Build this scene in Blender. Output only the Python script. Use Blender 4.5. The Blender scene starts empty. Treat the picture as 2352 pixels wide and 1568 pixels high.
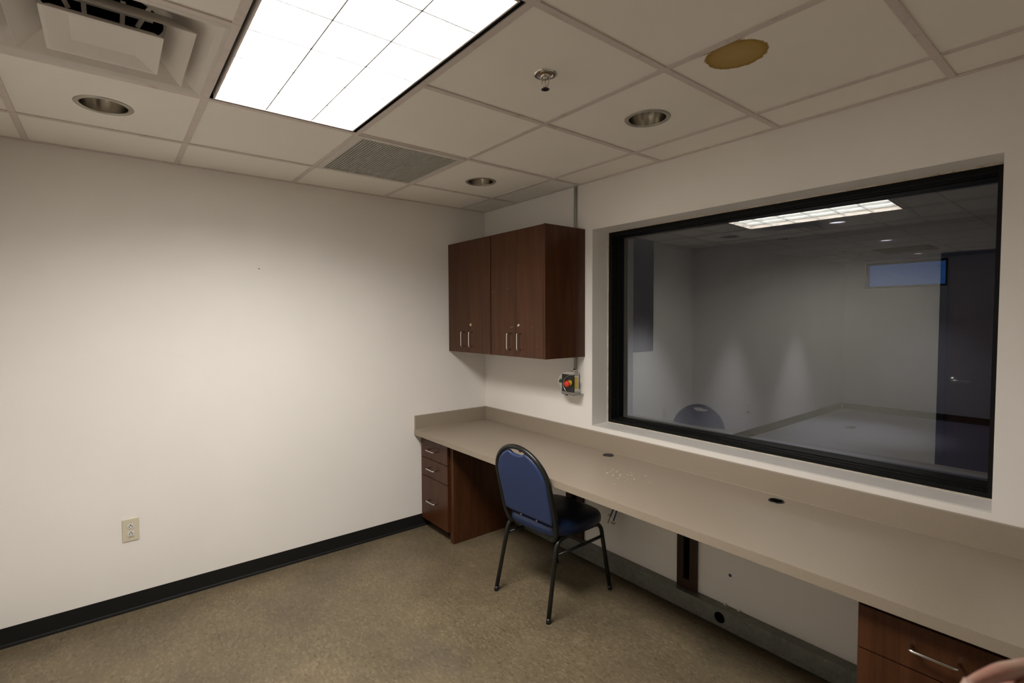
import bpy, bmesh, math, random
from mathutils import Vector, Matrix
random.seed(7)
C = bpy.context.scene.collection
PI = math.pi

# ------------------------------------------------------------------ materials
def nd(nt, typ, loc=(0, 0), **kw):
    n = nt.nodes.new(typ)
    for k, v in kw.items():
        if k.startswith('i_'):
            n.inputs[k[2:].replace('_', ' ')].default_value = v
        else:
            setattr(n, k, v)
    return n

def base_mat(name, col, rough=.5, metal=0., spec=.5):
    m = bpy.data.materials.new(name); m.use_nodes = True
    nt = m.node_tree
    b = nt.nodes['Principled BSDF']
    b.inputs['Base Color'].default_value = (*col, 1)
    b.inputs['Roughness'].default_value = rough
    b.inputs['Metallic'].default_value = metal
    b.inputs['Specular IOR Level'].default_value = spec
    return m, nt, b

def coords(nt, scale=(1, 1, 1), rot=(0, 0, 0)):
    tc = nd(nt, 'ShaderNodeTexCoord')
    mp = nd(nt, 'ShaderNodeMapping')
    mp.inputs['Scale'].default_value = scale
    mp.inputs['Rotation'].default_value = rot
    nt.links.new(tc.outputs['Object'], mp.inputs['Vector'])
    return mp.outputs['Vector']

def noise(nt, vec, scale, detail=4, rough=.55):
    n = nd(nt, 'ShaderNodeTexNoise')
    n.inputs['Scale'].default_value = scale
    n.inputs['Detail'].default_value = detail
    n.inputs['Roughness'].default_value = rough
    nt.links.new(vec, n.inputs['Vector'])
    return n.outputs['Fac']

def ramp(nt, fac, stops):
    r = nd(nt, 'ShaderNodeValToRGB')
    el = r.color_ramp.elements
    while len(el) < len(stops): el.new(.5)
    for e, (p, c) in zip(el, stops):
        e.position = p; e.color = (*c, 1) if len(c) == 3 else c
    nt.links.new(fac, r.inputs['Fac'])
    return r.outputs['Color']

def bump(nt, b, h, strength=.2, dist=.002):
    bp = nd(nt, 'ShaderNodeBump')
    bp.inputs['Strength'].default_value = strength
    bp.inputs['Distance'].default_value = dist
    nt.links.new(h, bp.inputs['Height'])
    nt.links.new(bp.outputs['Normal'], b.inputs['Normal'])

def mix(nt, fac, a, b, mode='MIX'):
    m = nd(nt, 'ShaderNodeMix', data_type='RGBA', blend_type=mode)
    for s, v in ((m.inputs[0], fac), (m.inputs[6], a), (m.inputs[7], b)):
        if hasattr(v, 'is_linked') or hasattr(v, 'links'): nt.links.new(v, s)
        elif isinstance(v, tuple): s.default_value = (*v, 1) if len(v) == 3 else v
        else: s.default_value = v
    return m.outputs[2]

def math_n(nt, op, a, b=None, c=None):
    m = nd(nt, 'ShaderNodeMath', operation=op)
    for i, v in enumerate((a, b, c)):
        if v is None: continue
        if hasattr(v, 'links'): nt.links.new(v, m.inputs[i])
        else: m.inputs[i].default_value = v
    return m.outputs[0]

M = {}
def paint(name, col, rough=.55):
    m, nt, b = base_mat(name, col, rough, spec=.3)
    v = coords(nt)
    n1 = noise(nt, v, 1.3, 3)
    c = ramp(nt, n1, [(.3, tuple(x * .97 for x in col)), (.7, tuple(min(1, x * 1.02) for x in col))])
    # a few faint grey scuffs
    v2 = coords(nt, (1, 1, 2.2))
    n2 = noise(nt, v2, 5.5, 8, .75)
    sc = ramp(nt, n2, [(.70, (0, 0, 0)), (.78, (.22, .22, .22))])
    c = mix(nt, sc, c, tuple(x * .72 for x in col))
    nt.links.new(c, b.inputs['Base Color'])
    bump(nt, b, noise(nt, v, 260, 2), .12, .0008)
    return m
M['wall'] = paint('wall_paint', (.86, .825, .775))
M['reveal'] = paint('reveal_paint', (.76, .73, .69), .4)
M['far_wall'] = paint('far_wall_paint', (.72, .71, .70))

def tile_mat():
    m, nt, b = base_mat('ceiling_tile', (.76, .72, .66), .9, spec=.1)
    v = coords(nt)
    n1 = noise(nt, v, 2.0, 3)
    c = ramp(nt, n1, [(.3, (.89, .845, .77)), (.7, (.925, .88, .805))])
    # brown water stain, an ellipse with a ragged edge and darker rim
    tc = nd(nt, 'ShaderNodeTexCoord')
    def ellipse(cx, cy, rx, ry, ang, ns, nscale):
        mp = nd(nt, 'ShaderNodeMapping', vector_type='POINT')
        nt.links.new(tc.outputs['Object'], mp.inputs['Vector'])
        ca, sa = math.cos(ang), math.sin(ang)
        mp.inputs['Rotation'].default_value = (0, 0, ang)
        mp.inputs['Location'].default_value = (-(ca * cx - sa * cy), -(sa * cx + ca * cy), 0)
        s = nd(nt, 'ShaderNodeSeparateXYZ'); nt.links.new(mp.outputs['Vector'], s.inputs[0])
        x2 = math_n(nt, 'POWER', math_n(nt, 'ABSOLUTE', math_n(nt, 'DIVIDE', s.outputs[0], rx)), 2)
        y2 = math_n(nt, 'POWER', math_n(nt, 'ABSOLUTE', math_n(nt, 'DIVIDE', s.outputs[1], ry)), 2)
        r = math_n(nt, 'SQRT', math_n(nt, 'ADD', x2, y2))
        nn = noise(nt, tc.outputs['Object'], nscale, 5, .7)
        return math_n(nt, 'ADD', r, math_n(nt, 'MULTIPLY', math_n(nt, 'SUBTRACT', nn, .5), ns))
    e = ellipse(2.472, -.772, .099, .097, 0, .26, 46)
    inside = ramp(nt, e, [(.93, (1, 1, 1)), (.98, (0, 0, 0))])
    sc = ramp(nt, e, [(.2, (.47, .335, .14)), (.75, (.43, .29, .095)), (.95, (.31, .19, .05))])
    c = mix(nt, inside, c, sc)
    e2 = ellipse(2.470, -.858, .088, .011, 0, .9, 60)
    in2 = ramp(nt, e2, [(.7, (1, 1, 1)), (1., (0, 0, 0))])
    c = mix(nt, in2, c, (.36, .24, .09))
    # ragged rust ring round the sprinkler
    e3 = ellipse(1.993, -1.178, .046, .046, 0, .8, 70)
    in3 = ramp(nt, e3, [(.75, (1, 1, 1)), (.92, (0, 0, 0))])
    c = mix(nt, in3, c, (.36, .24, .12))
    # small dark specks
    vs = coords(nt)
    n4 = noise(nt, vs, 38, 3, .6)
    c = mix(nt, ramp(nt, n4, [(.80, (0, 0, 0)), (.83, (.35, .35, .35))]), c, (.45, .36, .28))
    nt.links.new(c, b.inputs['Base Color'])
    bump(nt, b, noise(nt, v, 180, 3), .35, .0015)
    return m
M['tile'] = tile_mat()
M['grid'], nt, b = base_mat('grid_white', (.68, .60, .55), .5)
nt.links.new(ramp(nt, noise(nt, coords(nt), 14, 5, .7), [(.25, (.52, .45, .40)), (.45, (.69, .61, .56))]), b.inputs['Base Color'])
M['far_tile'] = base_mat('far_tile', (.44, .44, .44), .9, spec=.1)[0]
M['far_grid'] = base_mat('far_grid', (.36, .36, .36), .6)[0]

def floor_mat():
    m, nt, b = base_mat('vinyl_tile', (.2, .15, .1), .42, spec=.4)
    v = coords(nt)
    # chips: stretched cells, direction flips from tile to tile
    tcv = coords(nt, (60, 105, 60), (0, 0, .5))
    vo = nd(nt, 'ShaderNodeTexVoronoi'); vo.inputs['Scale'].default_value = 1.0
    nt.links.new(tcv, vo.inputs['Vector'])
    chips = nd(nt, 'ShaderNodeSeparateColor'); nt.links.new(vo.outputs['Color'], chips.inputs[0])
    base = ramp(nt, chips.outputs[0], [(.0, (.085, .062, .038)), (.15, (.128, .101, .064)), (.75, (.156, .125, .080)), (.93, (.215, .178, .122))])
    fine = noise(nt, v, 90, 5, .7)
    base = mix(nt, .5, base, ramp(nt, fine, [(.3, (.095, .074, .046)), (.7, (.20, .165, .108))]))
    big = noise(nt, v, 2.2, 4, .6)
    base = mix(nt, 1.0, base, ramp(nt, big, [(.30, (.72, .70, .68)), (.65, (1.12, 1.08, 1.0))]), 'MULTIPLY')
    # scuffed dull patch in the middle of the floor
    sep = nd(nt, 'ShaderNodeSeparateXYZ'); nt.links.new(v, sep.inputs[0])
    def d2(cx, cy, sx, sy):
        a = math_n(nt, 'POWER', math_n(nt, 'ABSOLUTE', math_n(nt, 'DIVIDE', math_n(nt, 'SUBTRACT', sep.outputs[0], cx), sx)), 2)
        c_ = math_n(nt, 'POWER', math_n(nt, 'ABSOLUTE', math_n(nt, 'DIVIDE', math_n(nt, 'SUBTRACT', sep.outputs[1], cy), sy)), 2)
        return math_n(nt, 'SQRT', math_n(nt, 'ADD', a, c_))
    pt = math_n(nt, 'ADD', d2(1.33, -1.28, .42, .30), math_n(nt, 'MULTIPLY', noise(nt, v, 5, 5), .8))
    base = mix(nt, ramp(nt, pt, [(.5, (.45, .45, .45)), (1.35, (0, 0, 0))]), base, (.090, .075, .062))
    # white specks of debris ground into the surface
    sp = noise(nt, v, 130, 2, .5)
    base = mix(nt, ramp(nt, sp, [(.79, (0, 0, 0)), (.82, (.6, .6, .6))]), base, (.42, .38, .30))
    # 12 inch seams
    def seam(o, off):
        f = math_n(nt, 'FRACT', math_n(nt, 'DIVIDE', math_n(nt, 'ADD', o, off), .3048))
        return math_n(nt, 'LESS_THAN', f, .006)
    s = math_n(nt, 'MAXIMUM', seam(sep.outputs[0], -.09 + .3048 * 20), seam(sep.outputs[1], 2.338 + .3048 * 20))
    base = mix(nt, math_n(nt, 'MULTIPLY', s, .4), base, (.06, .046, .03))
    nt.links.new(base, b.inputs['Base Color'])
    nt.links.new(ramp(nt, fine, [(.3, (.36, .36, .36)), (.8, (.55, .55, .55))]), b.inputs['Roughness'])
    bump(nt, b, noise(nt, v, 55, 4), .22, .0012)
    return m
M['floor'] = floor_mat()
M['far_floor'], nt, b = base_mat('far_floor', (.17, .165, .19), .75)
nt.links.new(ramp(nt, noise(nt, coords(nt), 120, 4), [(.3, (.19, .184, .216)), (.7, (.235, .228, .265))]), b.inputs['Base Color'])

def wood(name, c0, c1, c2, rough=.32):
    m, nt, b = base_mat(name, c1, rough, spec=.28)
    v = coords(nt, (26, 26, 1.6))
    n1 = noise(nt, v, 1.0, 6, .6)
    v2 = coords(nt, (160, 160, 3))
    n2 = noise(nt, v2, 1.0, 3, .6)
    a = ramp(nt, n1, [(.3, c0), (.5, c1), (.70, c2)])
    a = mix(nt, .35, a, ramp(nt, n2, [(.35, c0), (.7, c2)]))
    nt.links.new(a, b.inputs['Base Color'])
    return m
M['wood'] = wood('mahogany_laminate', (.044, .0150, .0054), (.068, .0240, .0088), (.098, .036, .0145), .30)
M['wood_dark'] = wood('dark_laminate', (.022, .009, .005), (.032, .013, .007), (.045, .019, .010))

def counter_mat():
    m, nt, b = base_mat('taupe_laminate', (.31, .255, .195), .36, spec=.4)
    v = coords(nt)
    a = ramp(nt, noise(nt, v, 340, 3, .7), [(.3, (.285, .232, .176)), (.7, (.335, .278, .214))])
    nt.links.new(a, b.inputs['Base Color'])
    return m
M['counter'] = counter_mat()
M['rubber'] = base_mat('black_rubber', (.010, .0095, .009), .6, spec=.25)[0]
M['far_rubber'] = base_mat('grey_rubber', (.012, .013, .013), .5)[0]
M['black_frame'] = base_mat('black_frame', (.0045, .005, .0045), .5, spec=.18)[0]
M['black_plastic'] = base_mat('black_plastic', (.012, .013, .014), .4)[0]
M['void'] = base_mat('dark_void', (.004, .004, .004), .9, spec=0)[0]
M['chrome'] = base_mat('chrome', (.78, .77, .75), .14, 1)[0]
M['nickel'] = base_mat('satin_nickel', (.60, .57, .52), .28, 1)[0]
M['brass'] = base_mat('brass_lock', (.62, .50, .30), .3, 1)[0]
def brushed(name, col, rough):
    m, nt, b = base_mat(name, col, rough, 1)
    v = coords(nt)
    n = noise(nt, v, 14, 3)
    nt.links.new(ramp(nt, n, [(.3, (rough * .7,) * 3), (.7, (rough * 1.3,) * 3)]), b.inputs['Roughness'])
    return m
M['reflector'] = brushed('spun_reflector', (.72, .69, .63), .17)
M['trim_ring'] = base_mat('trim_ring', (.46, .43, .37), .35, .6)[0]
def galv():
    m, nt, b = base_mat('galvanised_steel', (.22, .225, .20), .42, .5)
    v = coords(nt)
    vo = nd(nt, 'ShaderNodeTexVoronoi'); vo.inputs['Scale'].default_value = 60
    nt.links.new(v, vo.inputs['Vector'])
    s = nd(nt, 'ShaderNodeSeparateColor'); nt.links.new(vo.outputs['Color'], s.inputs[0])
    a = ramp(nt, s.outputs[0], [(.0, (.17, .177, .152)), (1., (.22, .228, .20))])
    n = noise(nt, coords(nt, (6, 6, 2)), 1.3, 5, .7)
    a = mix(nt, ramp(nt, n, [(.60, (0, 0, 0)), (.72, (.55, .55, .55))]), a, (.06, .07, .075))
    nt.links.new(a, b.inputs['Base Color'])
    return m
M['galv'] = galv()
M['steel'] = base_mat('stainless', (.56, .55, .52), .25, 1)[0]
M['conduit'] = base_mat('conduit_grey', (.40, .41, .38), .45, .2)[0]
M['blue'], nt, b = base_mat('blue_vinyl', (.022, .040, .115), .38, spec=.5)
bump(nt, b, noise(nt, coords(nt), 420, 3), .25, .0006)
M['navy'], nt, b = base_mat('navy_vinyl', (.008, .018, .055), .33, spec=.5)
bump(nt, b, noise(nt, coords(nt), 420, 3), .25, .0006)
M['powder'] = base_mat('black_powdercoat', (.016, .017, .015), .3, .3)[0]
M['ivory'] = base_mat('ivory_plastic', (.66, .60, .46), .35)[0]
M['white_plastic'] = base_mat('white_plastic', (.70, .68, .64), .3)[0]
M['diffuser'] = base_mat('diffuser_enamel', (.68, .63, .57), .4)[0]
M['grille'] = base_mat('grille_grey', (.47, .455, .40), .5)[0]
M['grille_dark'] = base_mat('grille_backing', (.07, .068, .06), .8)[0]
M['red'] = base_mat('red_plastic', (.78, .035, .015), .35)[0]
M['yellow'] = base_mat('yellow_plastic', (.62, .42, .03), .4)[0]
M['green'] = base_mat('green_label', (.03, .16, .06), .5)[0]
M['blue_wire'] = base_mat('blue_wire', (.03, .06, .20), .4)[0]
M['wire_end'] = base_mat('wire_end', (.35, .31, .22), .5)[0]
M['scrap'] = base_mat('plaster_crumb', (.80, .76, .70), .8)[0]
M['caulk'], nt, b = base_mat('cracked_caulk', (.62, .55, .46), .6)
nt.links.new(ramp(nt, noise(nt, coords(nt), 22, 5, .8), [(.30, (.02, .018, .015)), (.36, (.50, .42, .33)), (.6, (.68, .62, .54))]), b.inputs['Base Color'])
M['door'] = wood('door_veneer', (.030, .0105, .006), (.042, .015, .009), (.056, .022, .012), .4)
M['skin'], nt, b = base_mat('skin', (.36, .22, .17), .5)
b.inputs['Subsurface Weight'].default_value = .1
nt.links.new(ramp(nt, noise(nt, coords(nt), 22, 3), [(.35, (.34, .165, .125)), (.65, (.40, .265, .20))]), b.inputs['Base Color'])
M['nail'] = base_mat('nail', (.40, .26, .21), .4)[0]
M['sleeve'] = base_mat('dark_sleeve', (.02, .02, .022), .9)[0]

def emit(name, col, strength, rough=.5):
    m, nt, b = base_mat(name, (.8, .8, .8), rough)
    b.inputs['Emission Color'].default_value = (*col, 1)
    b.inputs['Emission Strength'].default_value = strength
    return m
M['lamp'] = emit('troffer_lamp', (1., .975, .93), 9.0)
M['cell'] = emit('troffer_cell', (1., .975, .93), 3.6)
M['louver'] = base_mat('louver_white', (.45, .45, .43), .3, .0)[0]
M['far_lamp'] = emit('far_downlight_lamp', (.85, .82, 1.0), 1.5)
M['dusk_sky'] = emit('dusk_sky', (.03, .25, .85), .17)

def glass(name, r0, tint):
    m = bpy.data.materials.new(name); m.use_nodes = True
    nt = m.node_tree; nt.nodes.clear()
    g = nd(nt, 'ShaderNodeNewGeometry')
    dot = nd(nt, 'ShaderNodeVectorMath', operation='DOT_PRODUCT')
    nt.links.new(g.outputs['Incoming'], dot.inputs[0]); nt.links.new(g.outputs['Normal'], dot.inputs[1])
    c = math_n(nt, 'ABSOLUTE', dot.outputs['Value'])
    k = math_n(nt, 'POWER', math_n(nt, 'SUBTRACT', 1.0, c), 5)
    f = math_n(nt, 'ADD', r0, math_n(nt, 'MULTIPLY', k, 1 - r0))
    tr = nd(nt, 'ShaderNodeBsdfTransparent'); tr.inputs['Color'].default_value = (*tint, 1)
    gl = nd(nt, 'ShaderNodeBsdfGlossy'); gl.inputs['Roughness'].default_value = 0.0
    gl.inputs['Color'].default_value = (.97, 1, .98, 1)
    mx = nd(nt, 'ShaderNodeMixShader')
    nt.links.new(f, mx.inputs[0]); nt.links.new(tr.outputs[0], mx.inputs[1]); nt.links.new(gl.outputs[0], mx.inputs[2])
    out = nd(nt, 'ShaderNodeOutputMaterial'); nt.links.new(mx.outputs[0], out.inputs['Surface'])
    return m
M['glass'] = glass('observation_glass', .125, (.80, .81, .81))

# ------------------------------------------------------------------ mesh helpers
def box(bm, x0, x1, y0, y1, z0, z1, mi=0):
    xs, ys, zs = sorted((x0, x1)), sorted((y0, y1)), sorted((z0, z1))
    v = [bm.verts.new((x, y, z)) for x in xs for y in ys for z in zs]
    fs = [(0, 1, 3, 2), (4, 6, 7, 5), (0, 4, 5, 1), (2, 3, 7, 6), (0, 2, 6, 4), (1, 5, 7, 3)]
    out = []
    for f in fs:
        fc = bm.faces.new([v[i] for i in f]); fc.material_index = mi; out.append(fc)
    return v, out

def bbox(bm, x0, x1, y0, y1, z0, z1, bev=.002, seg=2, mi=0):
    v, fs = box(bm, x0, x1, y0, y1, z0, z1, mi)
    es = list({e for f in fs for e in f.edges})
    bmesh.ops.bevel(bm, geom=es, offset=bev, segments=seg, affect='EDGES', profile=.7, material=-1)

def tube(bm, pts, r, n=12, closed=False, caps=True, mi=0):
    pts = [Vector(p) for p in pts]
    N = len(pts); rings = []
    rad = r if hasattr(r, '__len__') else [r] * N
    prev = None
    for i, p in enumerate(pts):
        if closed: t = (pts[(i + 1) % N] - pts[i - 1])
        else: t = (pts[min(i + 1, N - 1)] - pts[max(i - 1, 0)])
        t.normalize()
        if prev is None:
            a = Vector((0, 0, 1)) if abs(t.z) < .9 else Vector((1, 0, 0))
            u = t.cross(a).normalized()
        else:
            u = (prev - t * prev.dot(t)).normalized()
        prev = u; w = t.cross(u)
        rings.append([bm.verts.new(p + (u * math.cos(2 * PI * k / n) + w * math.sin(2 * PI * k / n)) * rad[i]) for k in range(n)])
    M_ = N if closed else N - 1
    for i in range(M_):
        A, B = rings[i], rings[(i + 1) % N]
        off = 0
        if closed and i == N - 1:
            off = min(range(n), key=lambda o: (A[0].co - B[o].co).length)
        for k in range(n):
            f = bm.faces.new((A[k], A[(k + 1) % n], B[(k + 1 + off) % n], B[(k + off) % n])); f.smooth = True; f.material_index = mi
    if caps and not closed:
        f = bm.faces.new(rings[0][::-1]); f.material_index = mi
        f = bm.faces.new(rings[-1]); f.material_index = mi

def round_path(pts, rad, seg=6):
    """polyline with filleted corners"""
    P = [Vector(p) for p in pts]; out = [P[0]]
    for i in range(1, len(P) - 1):
        a, b, c = P[i - 1], P[i], P[i + 1]
        d1 = (a - b); d2 = (c - b)
        r = min(rad, d1.length * .48, d2.length * .48)
        p1 = b + d1.normalized() * r; p2 = b + d2.normalized() * r
        for k in range(seg + 1):
            t = k / seg
            out.append(p1 * (1 - t) ** 2 + b * 2 * t * (1 - t) + p2 * t * t)
    out.append(P[-1]); return out

def lathe(bm, prof, n=48, c=(0, 0, 0), axis='z', mi=0, smooth=True):
    rings = []
    for (r, h) in prof:
        ring = []
        for k in range(n):
            a = 2 * PI * k / n
            x, y = r * math.cos(a), r * math.sin(a)
            if axis == 'z': p = (c[0] + x, c[1] + y, c[2] + h)
            elif axis == 'y': p = (c[0] + x, c[1] + h, c[2] + y)
            else: p = (c[0] + h, c[1] + x, c[2] + y)
            ring.append(bm.verts.new(p))
        rings.append(ring)
    for A, B in zip(rings, rings[1:]):
        for k in range(n):
            f = bm.faces.new((A[k], A[(k + 1) % n], B[(k + 1) % n], B[k])); f.smooth = smooth; f.material_index = mi
    return rings

def disc(bm, r, c, axis='z', n=32, h=.002, mi=0, r2=None):
    rr = lathe(bm, [(r, 0), (r if r2 is None else r2, h)], n, c, axis, mi, False)
    f = bm.faces.new(rr[0]); f.material_index = mi
    f = bm.faces.new(rr[1]); f.material_index = mi

def prism(bm, outline, z0, z1, mi=0):
    A = [bm.verts.new((x, y, z0)) for x, y in outline]; B = [bm.verts.new((x, y, z1)) for x, y in outline]
    n = len(A)
    fs = [bm.faces.new(A), bm.faces.new(B)]
    for k in range(n): fs.append(bm.faces.new((A[k], A[(k + 1) % n], B[(k + 1) % n], B[k])))
    for f in fs: f.material_index = mi

def obj(name, bm, mats, parent=None, recalc=True, loc=None):
    if recalc: bmesh.ops.recalc_face_normals(bm, faces=bm.faces[:])
    me = bpy.data.meshes.new(name); bm.to_mesh(me); bm.free()
    for m in (mats if isinstance(mats, (list, tuple)) else [mats]): me.materials.append(m)
    o = bpy.data.objects.new(name, me); C.objects.link(o)
    if parent is not None: o.parent = parent
    if loc: o.location = loc
    return o

def tag(o, label, cat, group=None, kind=None):
    o['label'] = label; o['category'] = cat
    if group: o['group'] = group
    if kind: o['kind'] = kind
    return o

def thing(name, label, cat, loc=(0, 0, 0), rotz=0, group=None):
    o = bpy.data.objects.new(name, None); C.objects.link(o)
    o.location = loc; o.rotation_euler = (0, 0, rotz); o.empty_display_size = .1
    return tag(o, label, cat, group)

def struct(name, bm, mats, label=None):
    o = obj(name, bm, mats); o['kind'] = 'structure'
    if label: o['label'] = label
    return o

def dup(root, loc, rotz=0, label=None, group=None):
    r = root.copy(); C.objects.link(r); r.location = loc; r.rotation_euler = (0, 0, rotz)
    if label: r['label'] = label
    if group: r['group'] = group
    for ch in list(root.children):
        c = ch.copy(); C.objects.link(c); c.parent = r
        for g in ch.children:
            d = g.copy(); C.objects.link(d); d.parent = c
    return r

# ------------------------------------------------------------------ dimensions (metres; room corner at the origin)
H = 2.416                       # ceiling height
GX = [.42, 1.05, 1.66, 2.275, 2.875, 3.485, 4.0]          # ceiling grid lines
GY = [-.243, -.876, -1.484, -2.095, -2.70]
RX, RY = 4.3, -3.0              # room extents
WX0, WX1, WZ0, WZ1 = 1.1585, 3.0146, .873, 2.118     # window opening
WT = .36                        # thickness of the window wall
ZC = .739                       # counter top
DC = .658                       # counter depth
FX0, FX1, FY, FH = .2, 5.8, 7.35, 2.44               # far room

# ------------------------------------------------------------------ room shell
bm = bmesh.new(); box(bm, 0, RX, RY, 0, -.05, 0); struct('floor', bm, M['floor'])
bm = bmesh.new(); box(bm, -.1, 0, RY - .1, WT, -.05, H + .25); struct('wall_left', bm, M['wall'])
bm = bmesh.new(); box(bm, RX, RX + .1, RY - .1, WT, -.05, H + .25); struct('wall_right', bm, M['wall'])
# window wall with its opening
bm = bmesh.new()
T = H + .25
box(bm, 0, WX0, 0, WT, -.05, T); box(bm, WX1, RX, 0, WT, -.05, T)
box(bm, WX0, WX1, 0, WT, -.05, WZ0); box(bm, WX0, WX1, 0, WT, WZ1, T)
struct('wall_window_side', bm, M['wall'])
# back wall with a door opening
DX0, DX1, DZ = 2.42, 3.34, 2.08
bm = bmesh.new()
box(bm, -.0, DX0 - .05, RY - .1, RY, -.05, T); box(bm, DX1 + .05, RX, RY - .1, RY, -.05, T)
box(bm, DX0 - .05, DX1 + .05, RY - .1, RY, DZ + .05, T)
struct('wall_back', bm, M['wall'])
bm = bmesh.new()
box(bm, DX0, DX1, RY - .065, RY - .02, .01, DZ)
d = struct('door_1', bm, M['door'])
bm = bmesh.new()
for a, b_ in ((DX0 - .05, DX0), (DX1, DX1 + .05)): box(bm, a, b_, RY - .1, RY + .015, 0, DZ + .05)
box(bm, DX0, DX1, RY - .1, RY + .015, DZ, DZ + .05)
obj('door_frame', bm, M['rubber'], d)
bm = bmesh.new()
hx, hz = DX0 + .055, .99
lathe(bm, [(.001, .006), (.033, .006), (.033, .0), ], 32, (hx, RY - .014, hz), 'y')
tube(bm, round_path([(hx, RY - .02, hz), (hx, RY + .05, hz), (hx + .12, RY + .05, hz)], .02), .010, 12)
obj('door_handle', bm, M['nickel'], d)

# ---- ceiling: lay-in panels over the exposed grid
def panel_cell(bm, x0, x1, y0, y1, z, th=.012, hole=None):
    if hole is None:
        box(bm, x0, x1, y0, y1, z, z + th); return
    cx, cy, r = hole; n = 48
    def sq(a):
        dx, dy = math.cos(a), math.sin(a); t = 1e9
        if dx > 1e-9: t = min(t, (x1 - cx) / dx)
        if dx < -1e-9: t = min(t, (x0 - cx) / dx)
        if dy > 1e-9: t = min(t, (y1 - cy) / dy)
        if dy < -1e-9: t = min(t, (y0 - cy) / dy)
        return cx + dx * t, cy + dy * t
    angs = [2 * PI * k / n for k in range(n)]
    angs += [math.atan2(py - cy, px - cx) % (2 * PI) for px in (x0, x1) for py in (y0, y1)]
    angs = sorted(set(round(a, 6) for a in angs))
    I = [bm.verts.new((cx + r * math.cos(a), cy + r * math.sin(a), z)) for a in angs]
    O = [bm.verts.new((*sq(a), z)) for a in angs]
    I2 = [bm.verts.new((cx + r * math.cos(a), cy + r * math.sin(a), z + th)) for a in angs]
    m_ = len(angs)
    for k in range(m_):
        k2 = (k + 1) % m_
        bm.faces.new((I[k], I[k2], O[k2], O[k])); bm.faces.new((I[k2], I[k], I2[k], I2[k2]))

gx = [0] + GX + [RX]; gy = [0] + GY + [RY]
TW = .012
down = {(1, 1): (.727, -.555), (3, 1): (1.975, -.563), (1, 4): (.724, -2.402)}
skip = {(2, 3), (3, 3), (2, 4), (1, 2)}
bm = bmesh.new()
for i in range(len(gx) - 1):
    for j in range(len(gy) - 1):
        if (i, j) in skip: continue
        x0, x1, y0, y1 = gx[i], gx[i + 1], gy[j + 1], gy[j]
        hole = None
        if (i, j) in down: hole = (*down[(i, j)], .088)
        if (i, j) == (3, 2): hole = (1.993, -1.178, .016)
        # each panel lies very slightly differently on the grid
        dz = .0036 + .0002 * ((i * 7 + j * 5) % 3)
        panel_cell(bm, x0 + .001, x1 - .001, y0 + .001, y1 - .001, H + dz, hole=hole)
ceil = struct('ceiling', bm, M['tile'])
bm = bmesh.new()
for k, x in enumerate(GX):
    if k == 2:
        box(bm, x - TW, x + TW, GY[2] - TW, 0, H - .001, H + .0035); box(bm, x - TW, x + TW, RY, GY[3] + TW, H - .001, H + .0035)
    else:
        box(bm, x - TW, x + TW, RY, 0, H - .001, H + .0035)
xs = gx
for y in GY:
    for i in range(len(xs) - 1):
        if y == GY[2] and False: continue
        box(bm, xs[i] + (TW if i else 0), xs[i + 1] - (TW if i < len(xs) - 2 else 0), y - TW, y + TW, H - .0005, H + .0035)
# wall angle
for a in ((0, .018, RY, 0), (RX - .018, RX, RY, 0)): box(bm, a[0], a[1], a[2], a[3], H - .0012, H + .003)
for a in ((.018, RX - .018, -.018, 0), (.018, RX - .018, RY, RY + .018)): box(bm, a[0], a[1], a[2], a[3], H - .0012, H + .003)
# the tees must not cross the two-panel light fixture
ob = struct('trim_1', bm, M['grid'], 'white exposed ceiling grid')
# plenum lid so no light leaks
bm = bmesh.new(); box(bm, 0, RX, RY, 0, H + .245, H + .25); struct('ceiling_slab', bm, M['void'])

# ---- baseboards
def cove_base(bm, x0, y0, x1, y1, nx, ny, h=.095):
    prof = [(0, h), (.003, h), (.0035, .016), (.0055, .013), (.0085, .011), (.0105, 0), (0, 0)]
    A = [bm.verts.new((x0 + nx * a, y0 + ny * a, z)) for a, z in prof]
    B = [bm.verts.new((x1 + nx * a, y1 + ny * a, z)) for a, z in prof]
    for k in range(len(prof)):
        k2 = (k + 1) % len(prof)
        bm.faces.new((A[k], A[k2], B[k2], B[k]))
    bm.faces.new(A); bm.faces.new(B)
bm = bmesh.new(); cove_base(bm, 0, RY, 0, -.527, 1, 0); struct('baseboard_left', bm, M['rubber'])
bm = bmesh.new(); cove_base(bm, RX, RY, RX, -.7, -1, 0); struct('baseboard_right', bm, M['rubber'])
bm = bmesh.new(); cove_base(bm, 0.02, RY, DX0 - .05, RY, 0, 1); cove_base(bm, DX1 + .05, RY, RX - .02, RY, 0, 1)
struct('baseboard_back', bm, M['rubber'])
bm = bmesh.new(); box(bm, .45, 2.79, -.012, 0, 0, .045); struct('baseboard_window_side', bm, M['rubber'])

# ------------------------------------------------------------------ observation window
def ring_frame(bm, x0, x1, z0, z1, w, y0, y1, wb=None):
    wb = wb or w
    box(bm, x0, x0 + w, y0, y1, z0, z1); box(bm, x1 - w, x1, y0, y1, z0, z1)
    box(bm, x0 + w, x1 - w, y0, y1, z1 - w, z1); box(bm, x0 + w, x1 - w, y0, y1, z0, z0 + wb)
YF = .153
bm = bmesh.new()
ring_frame(bm, WX0, WX1, WZ0, WZ1, .031, YF, YF + .16, .025)
win = struct('window_1', bm, M['black_frame'], 'large black framed observation window')
bm = bmesh.new()
ring_frame(bm, WX0 + .031, WX1 - .031, WZ0 + .025, WZ1 - .031, .004, YF + .022, YF + .052)
ring_frame(bm, WX0 + .031, WX1 - .031, WZ0 + .025, WZ1 - .031, .009, YF + .0525, YF + .15)
obj('window_stop', bm, M['black_frame'], win)
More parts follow.
